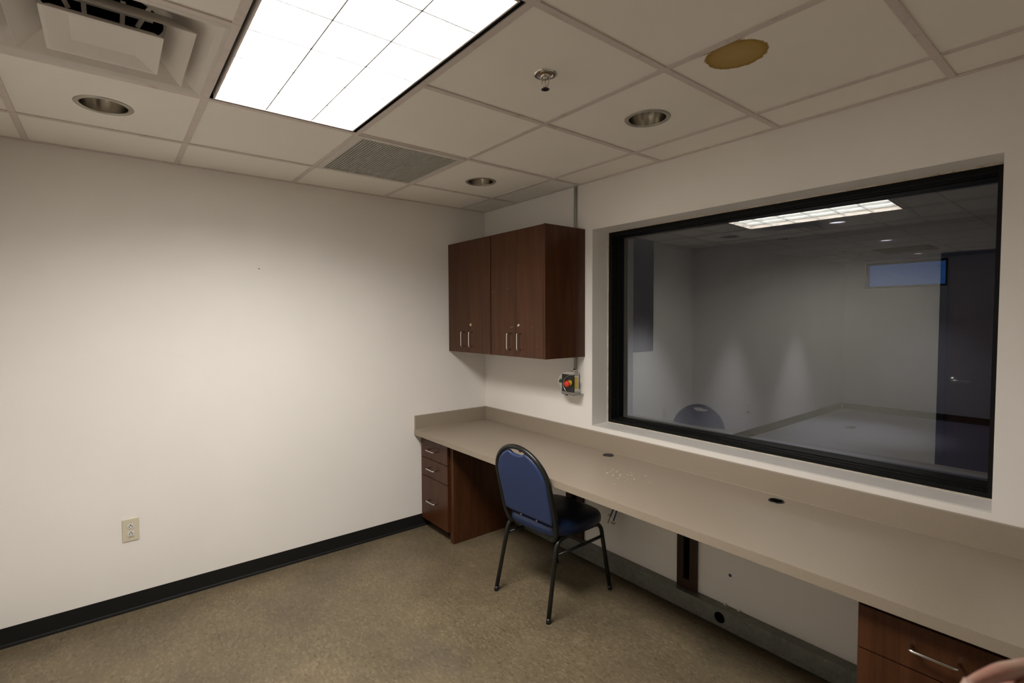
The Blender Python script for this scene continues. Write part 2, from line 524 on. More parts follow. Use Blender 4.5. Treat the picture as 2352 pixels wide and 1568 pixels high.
# painted jamb liner lips and old caulk round the frame
bm = bmesh.new()
g_ = .006
ring_frame(bm, WX0 + .0005, WX1 - .0005, WZ0 + .0005, WZ1 - .0005, g_, YF - .006, YF + .002)
obj('window_caulk', bm, M['caulk'], win)
GA, GYc = math.radians(1.6), .242
bm = bmesh.new()
cx = (WX0 + WX1) / 2; hw = (WX1 - WX0) / 2 - .033
v = [bm.verts.new(p) for p in ((-hw, 0, WZ0 + .028), (hw, 0, WZ0 + .028), (hw, 0, WZ1 - .034), (-hw, 0, WZ1 - .034))]
bm.faces.new(v)
pane = obj('window_pane', bm, M['glass'], win, recalc=False)
pane.location = (cx, GYc, 0); pane.rotation_euler = (0, 0, GA)
# sill liner of the opening
bm = bmesh.new()
bbox(bm, WX0 - .001, WX1 + .001, -.002, YF, WZ0 - .001, WZ0 + .0022, .0008, 1)
obj('window_sill', bm, M['reveal'], win)

# ------------------------------------------------------------------ far room
def fs(name, mat, *b):
    bm = bmesh.new(); box(bm, *b); return struct(name, bm, M[mat])
fs('floor_far_room', 'far_floor', FX0, FX1, WT, FY, -.05, 0)
fs('wall_far_left', 'far_wall', FX0 - .1, FX0, WT, FY + .1, -.05, FH + .1)
fs('wall_far_right', 'far_wall', FX1, FX1 + .1, WT, FY + .1, -.05, FH + .1)
W2 = (.49, 1.53, 2.015, 2.43)
bm = bmesh.new()
box(bm, FX0, W2[0], FY, FY + .2, -.05, FH + .1); box(bm, W2[1], FX1, FY, FY + .2, -.05, FH + .1)
box(bm, W2[0], W2[1], FY, FY + .2, -.05, W2[2]); box(bm, W2[0], W2[1], FY, FY + .2, W2[3], FH + .1)
struct('wall_far_back', bm, M['far_wall'])
bm = bmesh.new()
ring_frame(bm, W2[0], W2[1], W2[2], W2[3], .035, FY + .05, FY + .11)
w2 = struct('window_2', bm, M['far_rubber'], 'high bluish window at the far end')
bm = bmesh.new(); box(bm, W2[0] + .03, W2[1] - .03, FY + .09, FY + .096, W2[2] + .03, W2[3] - .03)
obj('window_pane', bm, M['glass'], w2)
bm = bmesh.new(); box(bm, W2[0] - .6, W2[1] + .6, FY + .45, FY + .46, 1.2, 3.4); struct('sky_backdrop', bm, M['dusk_sky'])
# far ceiling
bm = bmesh.new()
fd = [(1.528, 2.978), (1.457, 4.706), (1.352, 6.57)]
wd = [(.80, 3.62), (.80, 5.45), (.85, 1.75)]
fxs = [FX0] + [FX0 + .35 + .61 * k for k in range(10)]; fxs = [x for x in fxs if x < FX1 - .1] + [FX1]
fys = [WT] + [WT + .48 + .61 * k for k in range(12)]; fys = [y for y in fys if y < FY - .1] + [FY]
for i in range(len(fxs) - 1):
    for j in range(len(fys) - 1):
        hole = None
        for (px, py) in fd + wd:
            if fxs[i] < px < fxs[i + 1] and fys[j] < py < fys[j + 1]:
                # keep the opening inside its panel
                qx = min(max(px, fxs[i] + .1), fxs[i + 1] - .1); qy = min(max(py, fys[j] + .1), fys[j + 1] - .1)
                hole = (qx, qy, .075)
                (fd if (px, py) in fd else wd)[(fd if (px, py) in fd else wd).index((px, py))] = (qx, qy)
        panel_cell(bm, fxs[i] + .001, fxs[i + 1] - .001, fys[j] + .001, fys[j + 1] - .001, FH + .004, hole=hole)
struct('ceiling_far_room', bm, M['far_tile'])
bm = bmesh.new()
for x in fxs[1:-1]: box(bm, x - TW, x + TW, WT, FY, FH - .0005, FH + .003)
for y in fys[1:-1]:
    for i in range(len(fxs) - 1): box(bm, fxs[i] + (TW if i else 0), fxs[i + 1] - TW, y - TW, y + TW, FH, FH + .003)
struct('trim_2', bm, M['far_grid'], 'grey ceiling grid beyond the glass')
bm = bmesh.new(); box(bm, FX0, FX1, WT, FY, FH + .2, FH + .205); struct('ceiling_far_slab', bm, M['void'])
bm = bmesh.new(); cove_base(bm, FX0, WT, FX0, FY, 1, 0, .1); struct('baseboard_far_left', bm, M['far_rubber'])
bm = bmesh.new(); cove_base(bm, FX0 + .02, FY, FX1, FY, 0, -1, .1); struct('baseboard_far_back', bm, M['far_rubber'])

# far return grille
t = thing('ceiling_grille', 'dark return air grille on the ceiling beyond the glass', 'vent', (1.39, 5.79, FH))
bm = bmesh.new(); ring = [(-.3, .3)]
box(bm, -.29, .29, -.29, .29, -.004, -.002); obj('backing', bm, M['grille_dark'], t)
bm = bmesh.new()
for k in range(18): box(bm, -.28, .28, -.28 + k * .032, -.268 + k * .032, -.010, -.005)
obj('slats', bm, M['far_rubber'], t)
# far sprinkler
def sprinkler(loc, label, group=None):
    t = thing('fire_sprinkler', label, 'sprinkler', loc, .6, group)
    bm = bmesh.new()
    lathe(bm, [(.012, .014), (.020, .004), (.030, -.004), (.040, -.003), (.0425, .0015), (.040, .003)], 40)
    lathe(bm, [(.012, .014), (.0125, .004), (.0165, -.002), (.018, -.009), (.014, -.012), (.009, -.012)], 32)
    obj('escutcheon', bm, M['chrome'], t)
    bm = bmesh.new()
    lathe(bm, [(.0085, .012), (.0085, -.016), (.0055, -.018), (.0, -.018)], 20)
    for s in (-1, 1):
        tube(bm, [(s * .008, 0, -.014), (s * .0125, 0, -.026), (s * .010, 0, -.038), (s * .003, 0, -.046)], .0022, 8)
    lathe(bm, [(.0, -.044), (.004, -.044), (.004, -.049), (.0, -.049)], 16)
    obj('frame_arms', bm, M['nickel'], t)
    bm = bmesh.new(); tube(bm, [(0, 0, -.018), (0, 0, -.044)], .0018, 8); obj('glass_bulb', bm, M['brass'], t)
    bm = bmesh.new()
    lathe(bm, [(.0, -.0495), (.006, -.0495), (.0145, -.0515), (.0145, -.0525), (.006, -.0510), (.0, -.0510)], 24)
    obj('deflector', bm, M['powder'], t)
    return t
sprinkler((1.993, -1.178, H + .004), 'chrome fire sprinkler with rusty ring hanging from the near ceiling', 'fire sprinklers')
sprinkler((.82, 6.0, FH + .004), 'tiny dark sprinkler on the ceiling beyond the glass, before the blue window', 'fire sprinklers')

# ------------------------------------------------------------------ downlights
def downlight(loc, label, lit=False, group='recessed downlights', r=.078):
    t = thing('recessed_downlight', label, 'downlight', loc, 0, group)
    bm = bmesh.new()
    lathe(bm, [(r, -.001), (r + .0015, -.0045), (r + .016, -.0042), (r + .019, -.001), (r + .018, .003)], 64)
    obj('trim_ring', bm, M['trim_ring'], t)
    bm = bmesh.new()
    if lit:
        lathe(bm, [(r, -.001), (r * .96, .02), (r * .9, .05)], 64)
    else:
        lathe(bm, [(r, -.001), (r * .99, .02), (r * .95, .05), (r * .86, .085), (r * .70, .115), (r * .48, .135)], 64)
        for k in range(1):
            pass
    obj('reflector', bm, M['reflector'], t)
    bm = bmesh.new()
    if lit:
        disc(bm, r * .985, (0, 0, .006), n=48, h=.002)
        obj('lens', bm, M['far_lamp'], t)
    else:
        disc(bm, r * .5, (0, 0, .134), n=32, h=.01)
        obj('socket_plate', bm, M['reflector'], t)
        bm = bmesh.new()
        tube(bm, [(-.012, 0, .134), (-.012, 0, .05)], .0075, 12); tube(bm, [(.012, 0, .134), (.012, 0, .05)], .0075, 12)
        obj('lamp', bm, M['white_plastic'], t)
    return t
downlight((.724, -2.402, H + .004), 'unlit recessed downlight with chrome reflector, left below the air diffuser')
downlight((.727, -.555, H + .004), 'unlit recessed downlight above the wall cabinets beside the grille')
downlight((1.975, -.563, H + .004), 'unlit recessed downlight between the sprinkler and the window')
labs = ['lit oval downlight beyond the glass, nearest to the reflected lamp', 'lit downlight beyond the glass, middle of the lit row', 'thin lit downlight beyond the glass, just above the blue window']
for (x, y), lb in zip(fd, labs):
    downlight((x, y, FH + .004), lb, True, 'lit downlights beyond the glass', .068)

def spot(name, loc, power, size, blend, col, rad, rot=(0, 0, 0)):
    l = bpy.data.lights.new(name, 'SPOT'); l.energy = power; l.spot_size = math.radians(size); l.spot_blend = blend
    l.color = col; l.shadow_soft_size = rad
    o = bpy.data.objects.new(name, l); C.objects.link(o); o.location = loc; o.rotation_euler = rot
    return o
for k, (x, y) in enumerate(fd):
    spot('far_downlight_beam', (x, y, FH - .005), 16, 84, 1.0, (.80, .78, 1.0), .05)
for k, (x, y) in enumerate(wd):
    downlight((x, y, FH + .004), ['small dim wall washer hole beyond the glass above the left bright patch', 'small dim wall washer hole beyond the glass above the right bright patch', 'small dim wall washer hole beyond the glass nearest the window'][k], False, 'wall washers beyond the glass', .04)
    spot('wall_washer_beam', (x, y, FH - .01), 72 if k < 2 else 100, 58 if k < 2 else 72, .85 if k < 2 else .9, (.96, .96, 1.0), .07)

# ------------------------------------------------------------------ big troffer light
LX0, LX1, LY0, LY1 = 1.083, 2.252, -2.065, -1.522
t = thing('ceiling_light', 'large glowing white louvered panel light in the ceiling', 'ceiling light', (0, 0, 0))
bm = bmesh.new()
X0, X1, Y0, Y1 = GX[1] + TW, GX[3] - TW, GY[3] + TW, GY[2] - TW
box(bm, X0 - .010, X1 + .010, Y0 - .010, Y1 + .010, H + .125, H + .130)
for a in ((X0 - .012, X0 - .008, Y0 - .01, Y1 + .01), (X1 + .008, X1 + .012, Y0 - .01, Y1 + .01), (X0 - .01, X1 + .01, Y0 - .012, Y0 - .008), (X0 - .01, X1 + .01, Y1 + .008, Y1 + .012)):
    box(bm, a[0], a[1], a[2], a[3], H + .004, H + .125)
obj('housing', bm, M['black_frame'], t)
bm = bmesh.new()
fw = .006
for a in ((LX0 - fw, LX0, LY0 - fw, LY1 + fw), (LX1, LX1 + fw, LY0 - fw, LY1 + fw), (LX0, LX1, LY0 - fw, LY0), (LX0, LX1, LY1, LY1 + fw)):
    box(bm, a[0], a[1], a[2], a[3], H - .003, H + .04)
obj('door_frame', bm, M['grid'], t)
nx_, ny_ = 6, 3
cw_, ch_ = (LX1 - LX0) / nx_, (LY1 - LY0) / ny_
bm = bmesh.new()
for i in range(1, nx_):
    x = LX0 + cw_ * i; box(bm, x - .0025, x + .0025, LY0, LY1, H - .001, H + .013)
for j in range(1, ny_):
    y = LY0 + ch_ * j; box(bm, LX0, LX1, y - .0025, y + .0025, H - .001, H + .013)
obj('louver', bm, M['louver'], t)
bm = bmesh.new(); box(bm, LX0, LX1, LY0, LY1, H + .034, H + .04)
obj('light_panel', bm, M['cell'], t)
bm = bmesh.new()
for j in range(ny_):
    y = LY0 + ch_ * (j + .5)
    tube(bm, [(LX0 + .01, y, H + .022), (LX1 - .01, y, H + .022)], .006, 12)
lt = obj('lamp_tube', bm, M['lamp'], t); lt['label'] = 'fluorescent tubes above the louver'
al = bpy.data.lights.new('troffer_beam', 'AREA'); al.shape = 'RECTANGLE'; al.size = LX1 - LX0 - .02; al.size_y = LY1 - LY0 - .02
al.energy = 52; al.color = (1., .965, .915); al.spread = math.radians(154)
ao = bpy.data.objects.new('troffer_beam', al); C.objects.link(ao); ao.location = ((LX0 + LX1) / 2, (LY0 + LY1) / 2, H + .031)

# ------------------------------------------------------------------ supply diffuser (top left)
cx, cy = (GX[1] + GX[2]) / 2, (GY[3] + GY[4]) / 2
t = thing('air_diffuser', 'white square supply air diffuser with stepped cones, top left of the ceiling', 'air vent', (cx, cy, H))
def sq_ring(bm, specs):
    rings = []
    for h, z in specs: rings.append([bm.verts.new((sx * h, sy * h, z)) for sx, sy in ((-1, -1), (1, -1), (1, 1), (-1, 1))])
    for A, B in zip(rings, rings[1:]):
        for k in range(4): bm.faces.new((A[k], A[(k + 1) % 4], B[(k + 1) % 4], B[k]))
    return rings
bm = bmesh.new()
def sq_to_round(bm, specs, n=64):
    """specs: (half size, z, roundness 0 square .. 1 circle)"""
    rings = []
    for h, z, q in specs:
        ring = []
        for k in range(n):
            a = 2 * PI * k / n; ca, sa = math.cos(a), math.sin(a)
            s = 1 / max(abs(ca), abs(sa))
            rr = h * (s * (1 - q) + q)
            ring.append(bm.verts.new((ca * rr, sa * rr, z)))
        rings.append(ring)
    for A, B in zip(rings, rings[1:]):
        for k in range(n):
            f = bm.faces.new((A[k], A[(k + 1) % n], B[(k + 1) % n], B[k])); f.smooth = False
hh = .2925
sq_to_round(bm, [(hh, -.001, 0), (hh - .012, -.003, 0), (hh - .03, .004, .02), (hh - .055, .022, .10), (.19, .05, .45), (.150, .075, 1)], 96)
o_ = obj('outer_cone', bm, M['diffuser'], t)
bm = bmesh.new(); sq_to_round(bm, [(.150, .075, 1), (.140, .09, 1), (.140, .20, 1)], 96); disc(bm, .139, (0, 0, .198), n=48); obj('duct', bm, M['void'], t)
bm = bmesh.new()
sq_ring(bm, [(.150, .040), (.162, .030), (.198, .000), (.213, -.013), (.2145, -.0135), (.2135, -.0120), (.199, .002), (.163, .032), (.151, .042)])
obj('middle_cone', bm, M['diffuser'], t)
bm = bmesh.new()
r_ = sq_ring(bm, [(.116, .000), (.138, -.018), (.139, -.0195), (.130, -.0180), (.085, -.002), (.024, .018)])
lathe(bm, [(.020, .0175), (.016, .013), (.0, .0125)], 32)
bm.faces.new(r_[-1]); bm.faces.new(r_[0])
obj('centre_plaque', bm, M['diffuser'], t)
bm = bmesh.new()
for k in range(4):
    a = PI / 4 + k * PI / 2
    tube(bm, [(.11 * math.cos(a), .11 * math.sin(a), .02), (.15 * math.cos(a), .15 * math.sin(a), .07), (.175 * math.cos(a), .175 * math.sin(a), .085)], .006, 8)
for s in (-1, 1):
    box(bm, -.12, .12, s * .045 - .006, s * .045 + .006, .06, .064); box(bm, s * .045 - .006, s * .045 + .006, -.12, .12, .064, .068)
obj('support_straps', bm, M['diffuser'], t)

# ------------------------------------------------------------------ return grille
x0, x1, y0, y1 = GX[0] + .002, GX[1] - .002, GY[2] + .006, GY[1] - .006
cx, cy = (x0 + x1) / 2, (y0 + y1) / 2; hx_, hy_ = (x1 - x0) / 2, (y1 - y0) / 2
t = thing('return_grille', 'grey slatted return air grille in the near ceiling', 'air vent', (cx, cy, H))
bm = bmesh.new()
for a in ((-hx_, -hx_ + .03, -hy_, hy_), (hx_ - .03, hx_, -hy_, hy_), (-hx_ + .03, hx_ - .03, -hy_, -hy_ + .03), (-hx_ + .03, hx_ - .03, hy_ - .03, hy_)):
    box(bm, *a, -.005, .001)
obj('frame', bm, M['diffuser'], t)
bm = bmesh.new(); box(bm, -hx_ + .028, hx_ - .028, -hy_ + .028, hy_ - .028, .010, .012); obj('backing', bm, M['grille_dark'], t)
bm = bmesh.new()
ns = 38; pit = (2 * hy_ - .06) / ns
for k in range(ns):
    y = -hy_ + .03 + pit * (k + .5)
    vs = [(-hx_ + .03, y - .0048, -.003), (-hx_ + .03, y - .0040, .004), (-hx_ + .03, y + .0040, .0035), (-hx_ + .03, y + .0036, -.003)]
    A = [bm.verts.new(p) for p in vs]; B = [bm.verts.new((-p[0], p[1], p[2])) for p in vs]
    for q in range(4): bm.faces.new((A[q], A[(q + 1) % 4], B[(q + 1) % 4], B[q]))
    bm.faces.new(A); bm.faces.new(B)
obj('slats', bm, M['grille'], t)
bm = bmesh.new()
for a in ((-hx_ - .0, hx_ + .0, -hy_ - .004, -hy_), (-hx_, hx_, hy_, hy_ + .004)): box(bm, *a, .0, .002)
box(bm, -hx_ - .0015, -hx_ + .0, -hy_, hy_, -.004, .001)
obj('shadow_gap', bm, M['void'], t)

# ------------------------------------------------------------------ wall cabinets
CZ0, CZ1, CD = 1.311, 2.129, .350
def handle_mesh(L, proj=.032, r=.0042, horiz=False):
    bm = bmesh.new()
    if horiz: P = [(-L / 2, 0, 0), (-L / 2, -proj, 0), (L / 2, -proj, 0), (L / 2, 0, 0)]
    else: P = [(0, 0, -L / 2), (0, -proj, -L / 2), (0, -proj, L / 2), (0, 0, L / 2)]
    tube(bm, round_path(P, .008, 5), r, 10)
    return bm
def wall_cabinet(x0, x1, label, endp, rev=False):
    t = thing('wall_cabinet', label, 'cabinet', (x0, 0, CZ0), 0, 'dark wooden wall cabinets')
    w, h = x1 - x0, CZ1 - CZ0
    th = .018
    bm = bmesh.new()
    yb, yf = -.001, -(CD - .020)
    box(bm, 0, th, yf, yb, 0, h); box(bm, w - th, w, yf, yb, 0, h)
    box(bm, th, w - th, yf, -.030, 0, th); box(bm, th, w - th, yf, -.030, h - th, h)
    box(bm, th, w - th, -.036, -.030, th, h - th)
    if endp: bbox(bm, w, w + .018, -CD, yb, 0, h, .003, 2)
    obj('body', bm, M['wood_dark'] if False else M['wood'], t)
    mid = w / 2
    for k, (a, b_) in enumerate(((.002, mid - .001), (mid + .001, w - .002))):
        bm = bmesh.new(); bbox(bm, a, b_, -CD, -CD + .018, .001, h - .002, .0012, 1)
        d = obj('door', bm, M['wood'], t)
        hxx = mid - .052 if k == 0 else mid + .050
        o = obj('handle', handle_mesh(.104), M['chrome'], d); o.location = (hxx, -CD, .100)
        if k == 1:
            bm = bmesh.new()
            lathe(bm, [(.0, -.006), (.007, -.006), (.0105, -.004), (.0115, .0)], 24, (mid + .030, -CD, .205), 'y')
            obj('lock', bm, M['brass'] if not rev else M['nickel'], d)
    return t
wall_cabinet(.002, .546, 'dark wooden two-door wall cabinet tight against the left corner', False)
wall_cabinet(.552, 1.080, 'dark wooden two-door wall cabinet beside the window, with scuffed doors', True, True)
# chalky scratches on the second cabinet's doors
c2 = [o for o in bpy.data.objects if o.name.startswith('wall_cabinet')][-1]
scr = base_mat('scratch', (.30, .24, .19), .8)[0]
for (x, z, L, a) in ((.020, 1.742, .03, .05), (.012, 1.730, .014, 1.3), (.155, 1.752, .045, .12), (.20, 1.505, .045, .0), (.21, 1.50, .03, .1), (.42, 1.50, .012, .6), (.465, 1.388, .006, 0), (.468, 1.386, .006, .8)):
    p = Vector((x, -CD - .0004, z - CZ0)); d_ = Vector((math.cos(a), 0, math.sin(a))) * L
    bm = bmesh.new(); tube(bm, [p, p + d_ * .5 + Vector((0, 0, .001)), p + d_], [.0003, .0007, .0003], 6)
    obj('scratch', bm, scr, c2)

# ------------------------------------------------------------------ conduit and emergency stop
t = thing('conduit', 'thin grey metal conduit running down the wall to the red stop button', 'pipe', (1.021, -.012, 1.197))
bm = bmesh.new(); tube(bm, [(0, 0, .03), (0, 0, H - 1.197 - .004)], .0095, 14); obj('pipe', bm, M['conduit'], t)
bm = bmesh.new(); lathe(bm, [(.0095, .030), (.013, .030), (.0145, .012), (.013, .010), (.0145, .008), (.013, .0)], 18); obj('connector', bm, M['steel'], t)

t = thing('emergency_stop', 'red mushroom stop button on a black and yellow box with steel guard', 'switch', (1.0, 0, 1.135))
bm = bmesh.new()
bbox(bm, -.012, .083, -.084, -.056, -.030, .044, .003); obj('housing', bm, M['yellow'], t)
bm = bmesh.new(); bbox(bm, -.010, .052, -.0555, -.002, -.040, .052, .003); obj('back_box', bm, M['steel'], t)
bm = bmesh.new()
bbox(bm, -.021, .086, -.093, -.0845, -.052, .062, .003); obj('cover', bm, M['black_plastic'], t)
bm = bmesh.new()
pl = []
for k in range(33):
    a = PI / 2 + PI * k / 32
    pl.append((-.045 + .105 * math.cos(a), .105 * math.sin(a) * .62))
outline = [(p[0], max(p[1], -.066)) for p in pl] + [(.055, -.066), (.055, .065)]
A = [bm.verts.new((x, -.0015, z)) for x, z in outline]; B = [bm.verts.new((x, -.0005, z)) for x, z in outline]
bm.faces.new(A); bm.faces.new(B)
for k in range(len(A)): bm.faces.new((A[k], A[(k + 1) % len(A)], B[(k + 1) % len(A)], B[k]))
v_ = [bm.verts.new(p) for p in ((-.120, -.001, -.0668), (.090, -.001, -.0668), (.092, -.098, -.0668), (-.018, -.098, -.0668))]; bm.faces.new(v_)
v_ = [bm.verts.new(p) for p in ((-.120, -.001, -.0680), (.090, -.001, -.0680), (.092, -.098, -.0680), (-.018, -.098, -.0680))]; bm.faces.new(v_)
tube(bm, [(.086 + .088 * math.cos(PI * 1.5 - PI * k / 32), -.098, -.002 + .064 * math.sin(PI * 1.5 - PI * k / 32)) for k in range(0, 33)], .0018, 8)
obj('guard', bm, M['steel'], t)
bm = bmesh.new()
lathe(bm, [(.0, -.110), (.012, -.110), (.0175, -.102), (.0185, -.0935)], 24, (.055, 0, .010), 'y'); obj('collar', bm, M['yellow'], t)
bm = bmesh.new()
lathe(bm, [(.0, -.134), (.015, -.133), (.0205, -.128), (.021, -.122), (.013, -.116), (.011, -.1105)], 28, (.055, 0, .006), 'y'); obj('button', bm, M['red'], t)
bm = bmesh.new(); box(bm, -.138, -.106, -.0035, -.0016, -.014, .004); box(bm, -.128, -.116, -.0035, -.0016, .004, .012)
obj('label_patch', bm, M['green'], t)
bm = bmesh.new(); tube(bm, [(-.01, -.07, -.0735), (.02, -.085, -.0735)], .0048, 8); obj('latch', bm, M['black_plastic'], t)

# ------------------------------------------------------------------ countertop
t = thing('countertop', 'long taupe laminate desk counter running under the window', 'counter', (0, 0, 0))
bm = bmesh.new()
bbox(bm, .001, RX - .001, -DC, -.001, ZC - .038, ZC, .0015, 2)
slab = obj('slab', bm, M['counter'], t)
bm = bmesh.new(); bbox(bm, .001, RX - .001, -.020, -.0012, ZC + .0005, ZC + .105, .002, 2)
bs = obj('backsplash', bm, M['counter'], t)
bm = bmesh.new(); bbox(bm, .0012, .020, -DC + .002, -.0205, ZC + .0005, ZC + .105, .002, 2)
obj('side_splash', bm, M['counter'], t)
bm = bmesh.new(); tube(bm, [(.02, -.0205, ZC + .001), (RX - .01, -.0205, ZC + .001)], .0012, 6); tube(bm, [(.0205, -.0205, ZC + .001), (.0205, -DC + .004, ZC + .001)], .0012, 6)
obj('caulk_line', bm, base_mat('caulk_line', (.42, .36, .29), .4)[0], t)
# grommets
def grommet(loc, label, covered, rz):
    t = thing('desk_grommet', label, 'cable grommet', loc, rz, 'black cable grommets in the counter')
    bm = bmesh.new()
    lathe(bm, [(.026, .0003), (.026, .0028), (.0285, .0036), (.0315, .0028), (.0325, .0)], 40); obj('rim', bm, M['black_plastic'], t)
    bm = bmesh.new()
    if covered:
        outl = [(.0262 * math.cos(2 * PI * k / 40), .0262 * math.sin(2 * PI * k / 40)) for k in range(40)]
        outl = [(x, y) if y < .0235 else (x, .019) for x, y in outl]
        prism(bm, outl, .0005, .0032); obj('cap', bm, M['black_plastic'], t)
    else:
        disc(bm, .0262, (0, 0, .0002), n=40, h=.0004); obj('hole', bm, M['void'], t)
    return t
grommet((1.367, -.088, ZC), 'black cable grommet with its cap, nearest the chair', True, -.2)
grommet((2.333, -.092, ZC), 'black open cable grommet below the middle of the window', False, 0)
# plaster crumbs
pts = [(1.576, -.296), (1.6, -.286), (1.663, -.349), (1.685, -.393), (1.683, -.309), (1.698, -.295), (1.746, -.339), (1.684, -.263), (1.726, -.469), (1.595, -.365), (1.638, -.372), (1.746, -.25), (1.61, -.31), (1.655, -.335)]
bm = bmesh.new()
for k in range(64):
    if k < len(pts): x, y = pts[k]; s = random.uniform(.0020, .0042)
    else:
        x, y = random.gauss(1.67, .06), random.gauss(-.33, .05); s = random.uniform(.0007, .0016)
    mtx = Matrix.Translation((x, y, ZC + s * .62 + .0002)) @ Matrix.Rotation(random.random() * 6, 4, 'Z') @ Matrix.Diagonal((s * random.uniform(1, 2.2), s, s * .6, 1))
    bmesh.ops.create_icosphere(bm, subdivisions=1, radius=1, matrix=mtx)
tag(obj('crumbs', bm, M['scrap']), 'white plaster crumbs scattered on the counter near the chair', 'debris', kind='stuff')

# ------------------------------------------------------------------ drawer pedestals
def pedestal(x0, label, w=.42, mirror=False):
    t = thing('drawer_pedestal', label, 'drawer cabinet', (x0, 0, 0), 0, 'dark wooden drawer pedestals under the counter')
    zt = ZC - .0385
    bm = bmesh.new()
    yf = -.583
    if not mirror:
        box(bm, .004, .378, yf, -.06, .078, zt)
        bbox(bm, .378, w, yf - .004, -.004, 0, zt, .002, 1)
    else:
        bbox(bm, .0, .02, yf - .004, -.004, 0, zt, .002, 1)
        box(bm, .02, w, yf, -.06, .078, zt)
    obj('body', bm, M['wood'], t)
    bm = bmesh.new()
    a, b_ = (.004, .378) if not mirror else (.02, w)
    box(bm, a, b_, -.525, -.06, 0, .078); obj('toe_kick', bm, M['wood_dark'], t)
    if mirror: xs_ = (.006, .395)
    else: xs_ = (.006, .376)
    for z0, z1 in ((.535, .668), (.396, .531), (.072, .392)) if mirror else ((.541, .672), (.405, .536), (.072, .400)):
        bm = bmesh.new(); bbox(bm, xs_[0], xs_[1], yf - .022, yf - .001, z0, z1, .0016, 2)
        d = obj('drawer', bm, M['wood'], t)
        zc = (z0 + z1) / 2 if z1 - z0 < .2 else z0 + (z1 - z0) * .50
        o = obj('handle', handle_mesh(.104, .034, .0042, True), M['chrome'], d); o.location = ((xs_[0] + xs_[1]) / 2 - .008, yf - .022, zc + (.004 if z1 - z0 < .2 else 0))
    return t
pedestal(.002, 'dark wooden three-drawer pedestal in the left corner under the counter')
pedestal(2.795, 'dark wooden drawer pedestal at the lower right under the counter', .41, True)

# ------------------------------------------------------------------ support cleats
def cleat(x, w, label):
    t = thing('counter_support', label, 'bracket', (x, 0, .108), 0, 'dark wooden counter supports')
    h = ZC - .0385 - .108
    bm = bmesh.new()
    box(bm, -w / 2, -w * .15, -.022, -.001, .0005, h); box(bm, w * .17, w / 2, -.022, -.001, .0005, h)
    box(bm, -w * .15, w * .17, -.022, -.001, .0005, .05)
    obj('rails', bm, M['wood_dark'], t)
    bm = bmesh.new(); box(bm, -w * .15, w * .17, -.006, -.001, .05, h); obj('slot', bm, M['void'], t)
    bm = bmesh.new(); box(bm, -.009, .009, -.50, -.022, h - .045, h - .0005); obj('arm', bm, M['wood_dark'], t)
    return t
cleat(1.848, .112, 'dark wooden vertical support behind the open knee space, middle of the counter')
cleat(1.02, .15, 'dark wooden vertical support half hidden behind the blue chair')

# ------------------------------------------------------------------ metal raceway
t = thing('wall_raceway', 'long galvanised metal cable raceway along the floor under the counter', 'raceway', (0, 0, 0))
RX0, RX1, RD, RZ0, RZ1 = .44, 2.79, .060, .016, .107
bm = bmesh.new()
hx_, hz_, hr = 2.058, .062, .027
# front face with a round hole
n = 48
angs = sorted(set([round(2 * PI * k / n, 6) for k in range(n)] + [round(math.atan2(dz, dx) % (2 * PI), 6) for dx in (-.06, .06) for dz in (RZ0 - hz_, RZ1 - hz_)]))
def sqp(a):
    dx, dz = math.cos(a), math.sin(a); tt = 1e9
    if dx > 1e-9: tt = min(tt, .06 / dx)
    if dx < -1e-9: tt = min(tt, -.06 / dx)
    if dz > 1e-9: tt = min(tt, (RZ1 - hz_) / dz)
    if dz < -1e-9: tt = min(tt, (RZ0 - hz_) / dz)
    return hx_ + dx * tt, hz_ + dz * tt
I = [bm.verts.new((hx_ + hr * math.cos(a), -RD, hz_ + hr * math.sin(a))) for a in angs]
O = [bm.verts.new((sqp(a)[0], -RD, sqp(a)[1])) for a in angs]
I2 = [bm.verts.new((hx_ + hr * math.cos(a), -RD + .003, hz_ + hr * math.sin(a))) for a in angs]
for k in range(len(angs)):
    k2 = (k + 1) % len(angs)
    bm.faces.new((I[k], I[k2], O[k2], O[k])); bm.faces.new((I[k], I2[k], I2[k2], I[k2]))
for a, b_ in ((RX0, hx_ - .06), (hx_ + .06, RX1)):
    v = [bm.verts.new(p) for p in ((a, -RD, RZ0), (b_, -RD, RZ0), (b_, -RD, RZ1), (a, -RD, RZ1))]; bm.faces.new(v)
v = [bm.verts.new(p) for p in ((RX0, -RD, RZ1), (RX1, -RD, RZ1), (RX1, -.001, RZ1), (RX0, -.001, RZ1))]; bm.faces.new(v)
v = [bm.verts.new(p) for p in ((RX0, -RD, RZ0), (RX1, -RD, RZ0), (RX1, -.013, RZ0), (RX0, -.013, RZ0))]; bm.faces.new(v)
for k, x in enumerate((.95, 1.47, 2.5)): box(bm, x - .0006, x + .0006, -RD - .0008, -RD, RZ0, RZ1)
obj('cover', bm, M['galv'], t, recalc=False)
bm = bmesh.new(); box(bm, hx_ - .04, hx_ + .04, -RD + .02, -RD + .022, RZ0 + .002, RZ1 - .002); obj('inner_box', bm, M['void'], t)
for x in (1.30, 1.63, 1.93, 2.21, 2.53):
    for z in (RZ0 + .007, RZ1 - .008):
        bm = bmesh.new(); disc(bm, .0032, (x, -RD, z), 'y', 12, -.0015); obj('screw', bm, M['steel'], t)
bm = bmesh.new()
for x in (2.055, 2.062, 2.125, 2.132): box(bm, x - .003, x + .003, -.010, -.001, RZ1 + .0005, RZ1 + .008)
box(bm, 2.065, 2.125, -.003, -.001, RZ1 + .0005, RZ1 + .003)
obj('plaster_lumps', bm, M['scrap'], t)
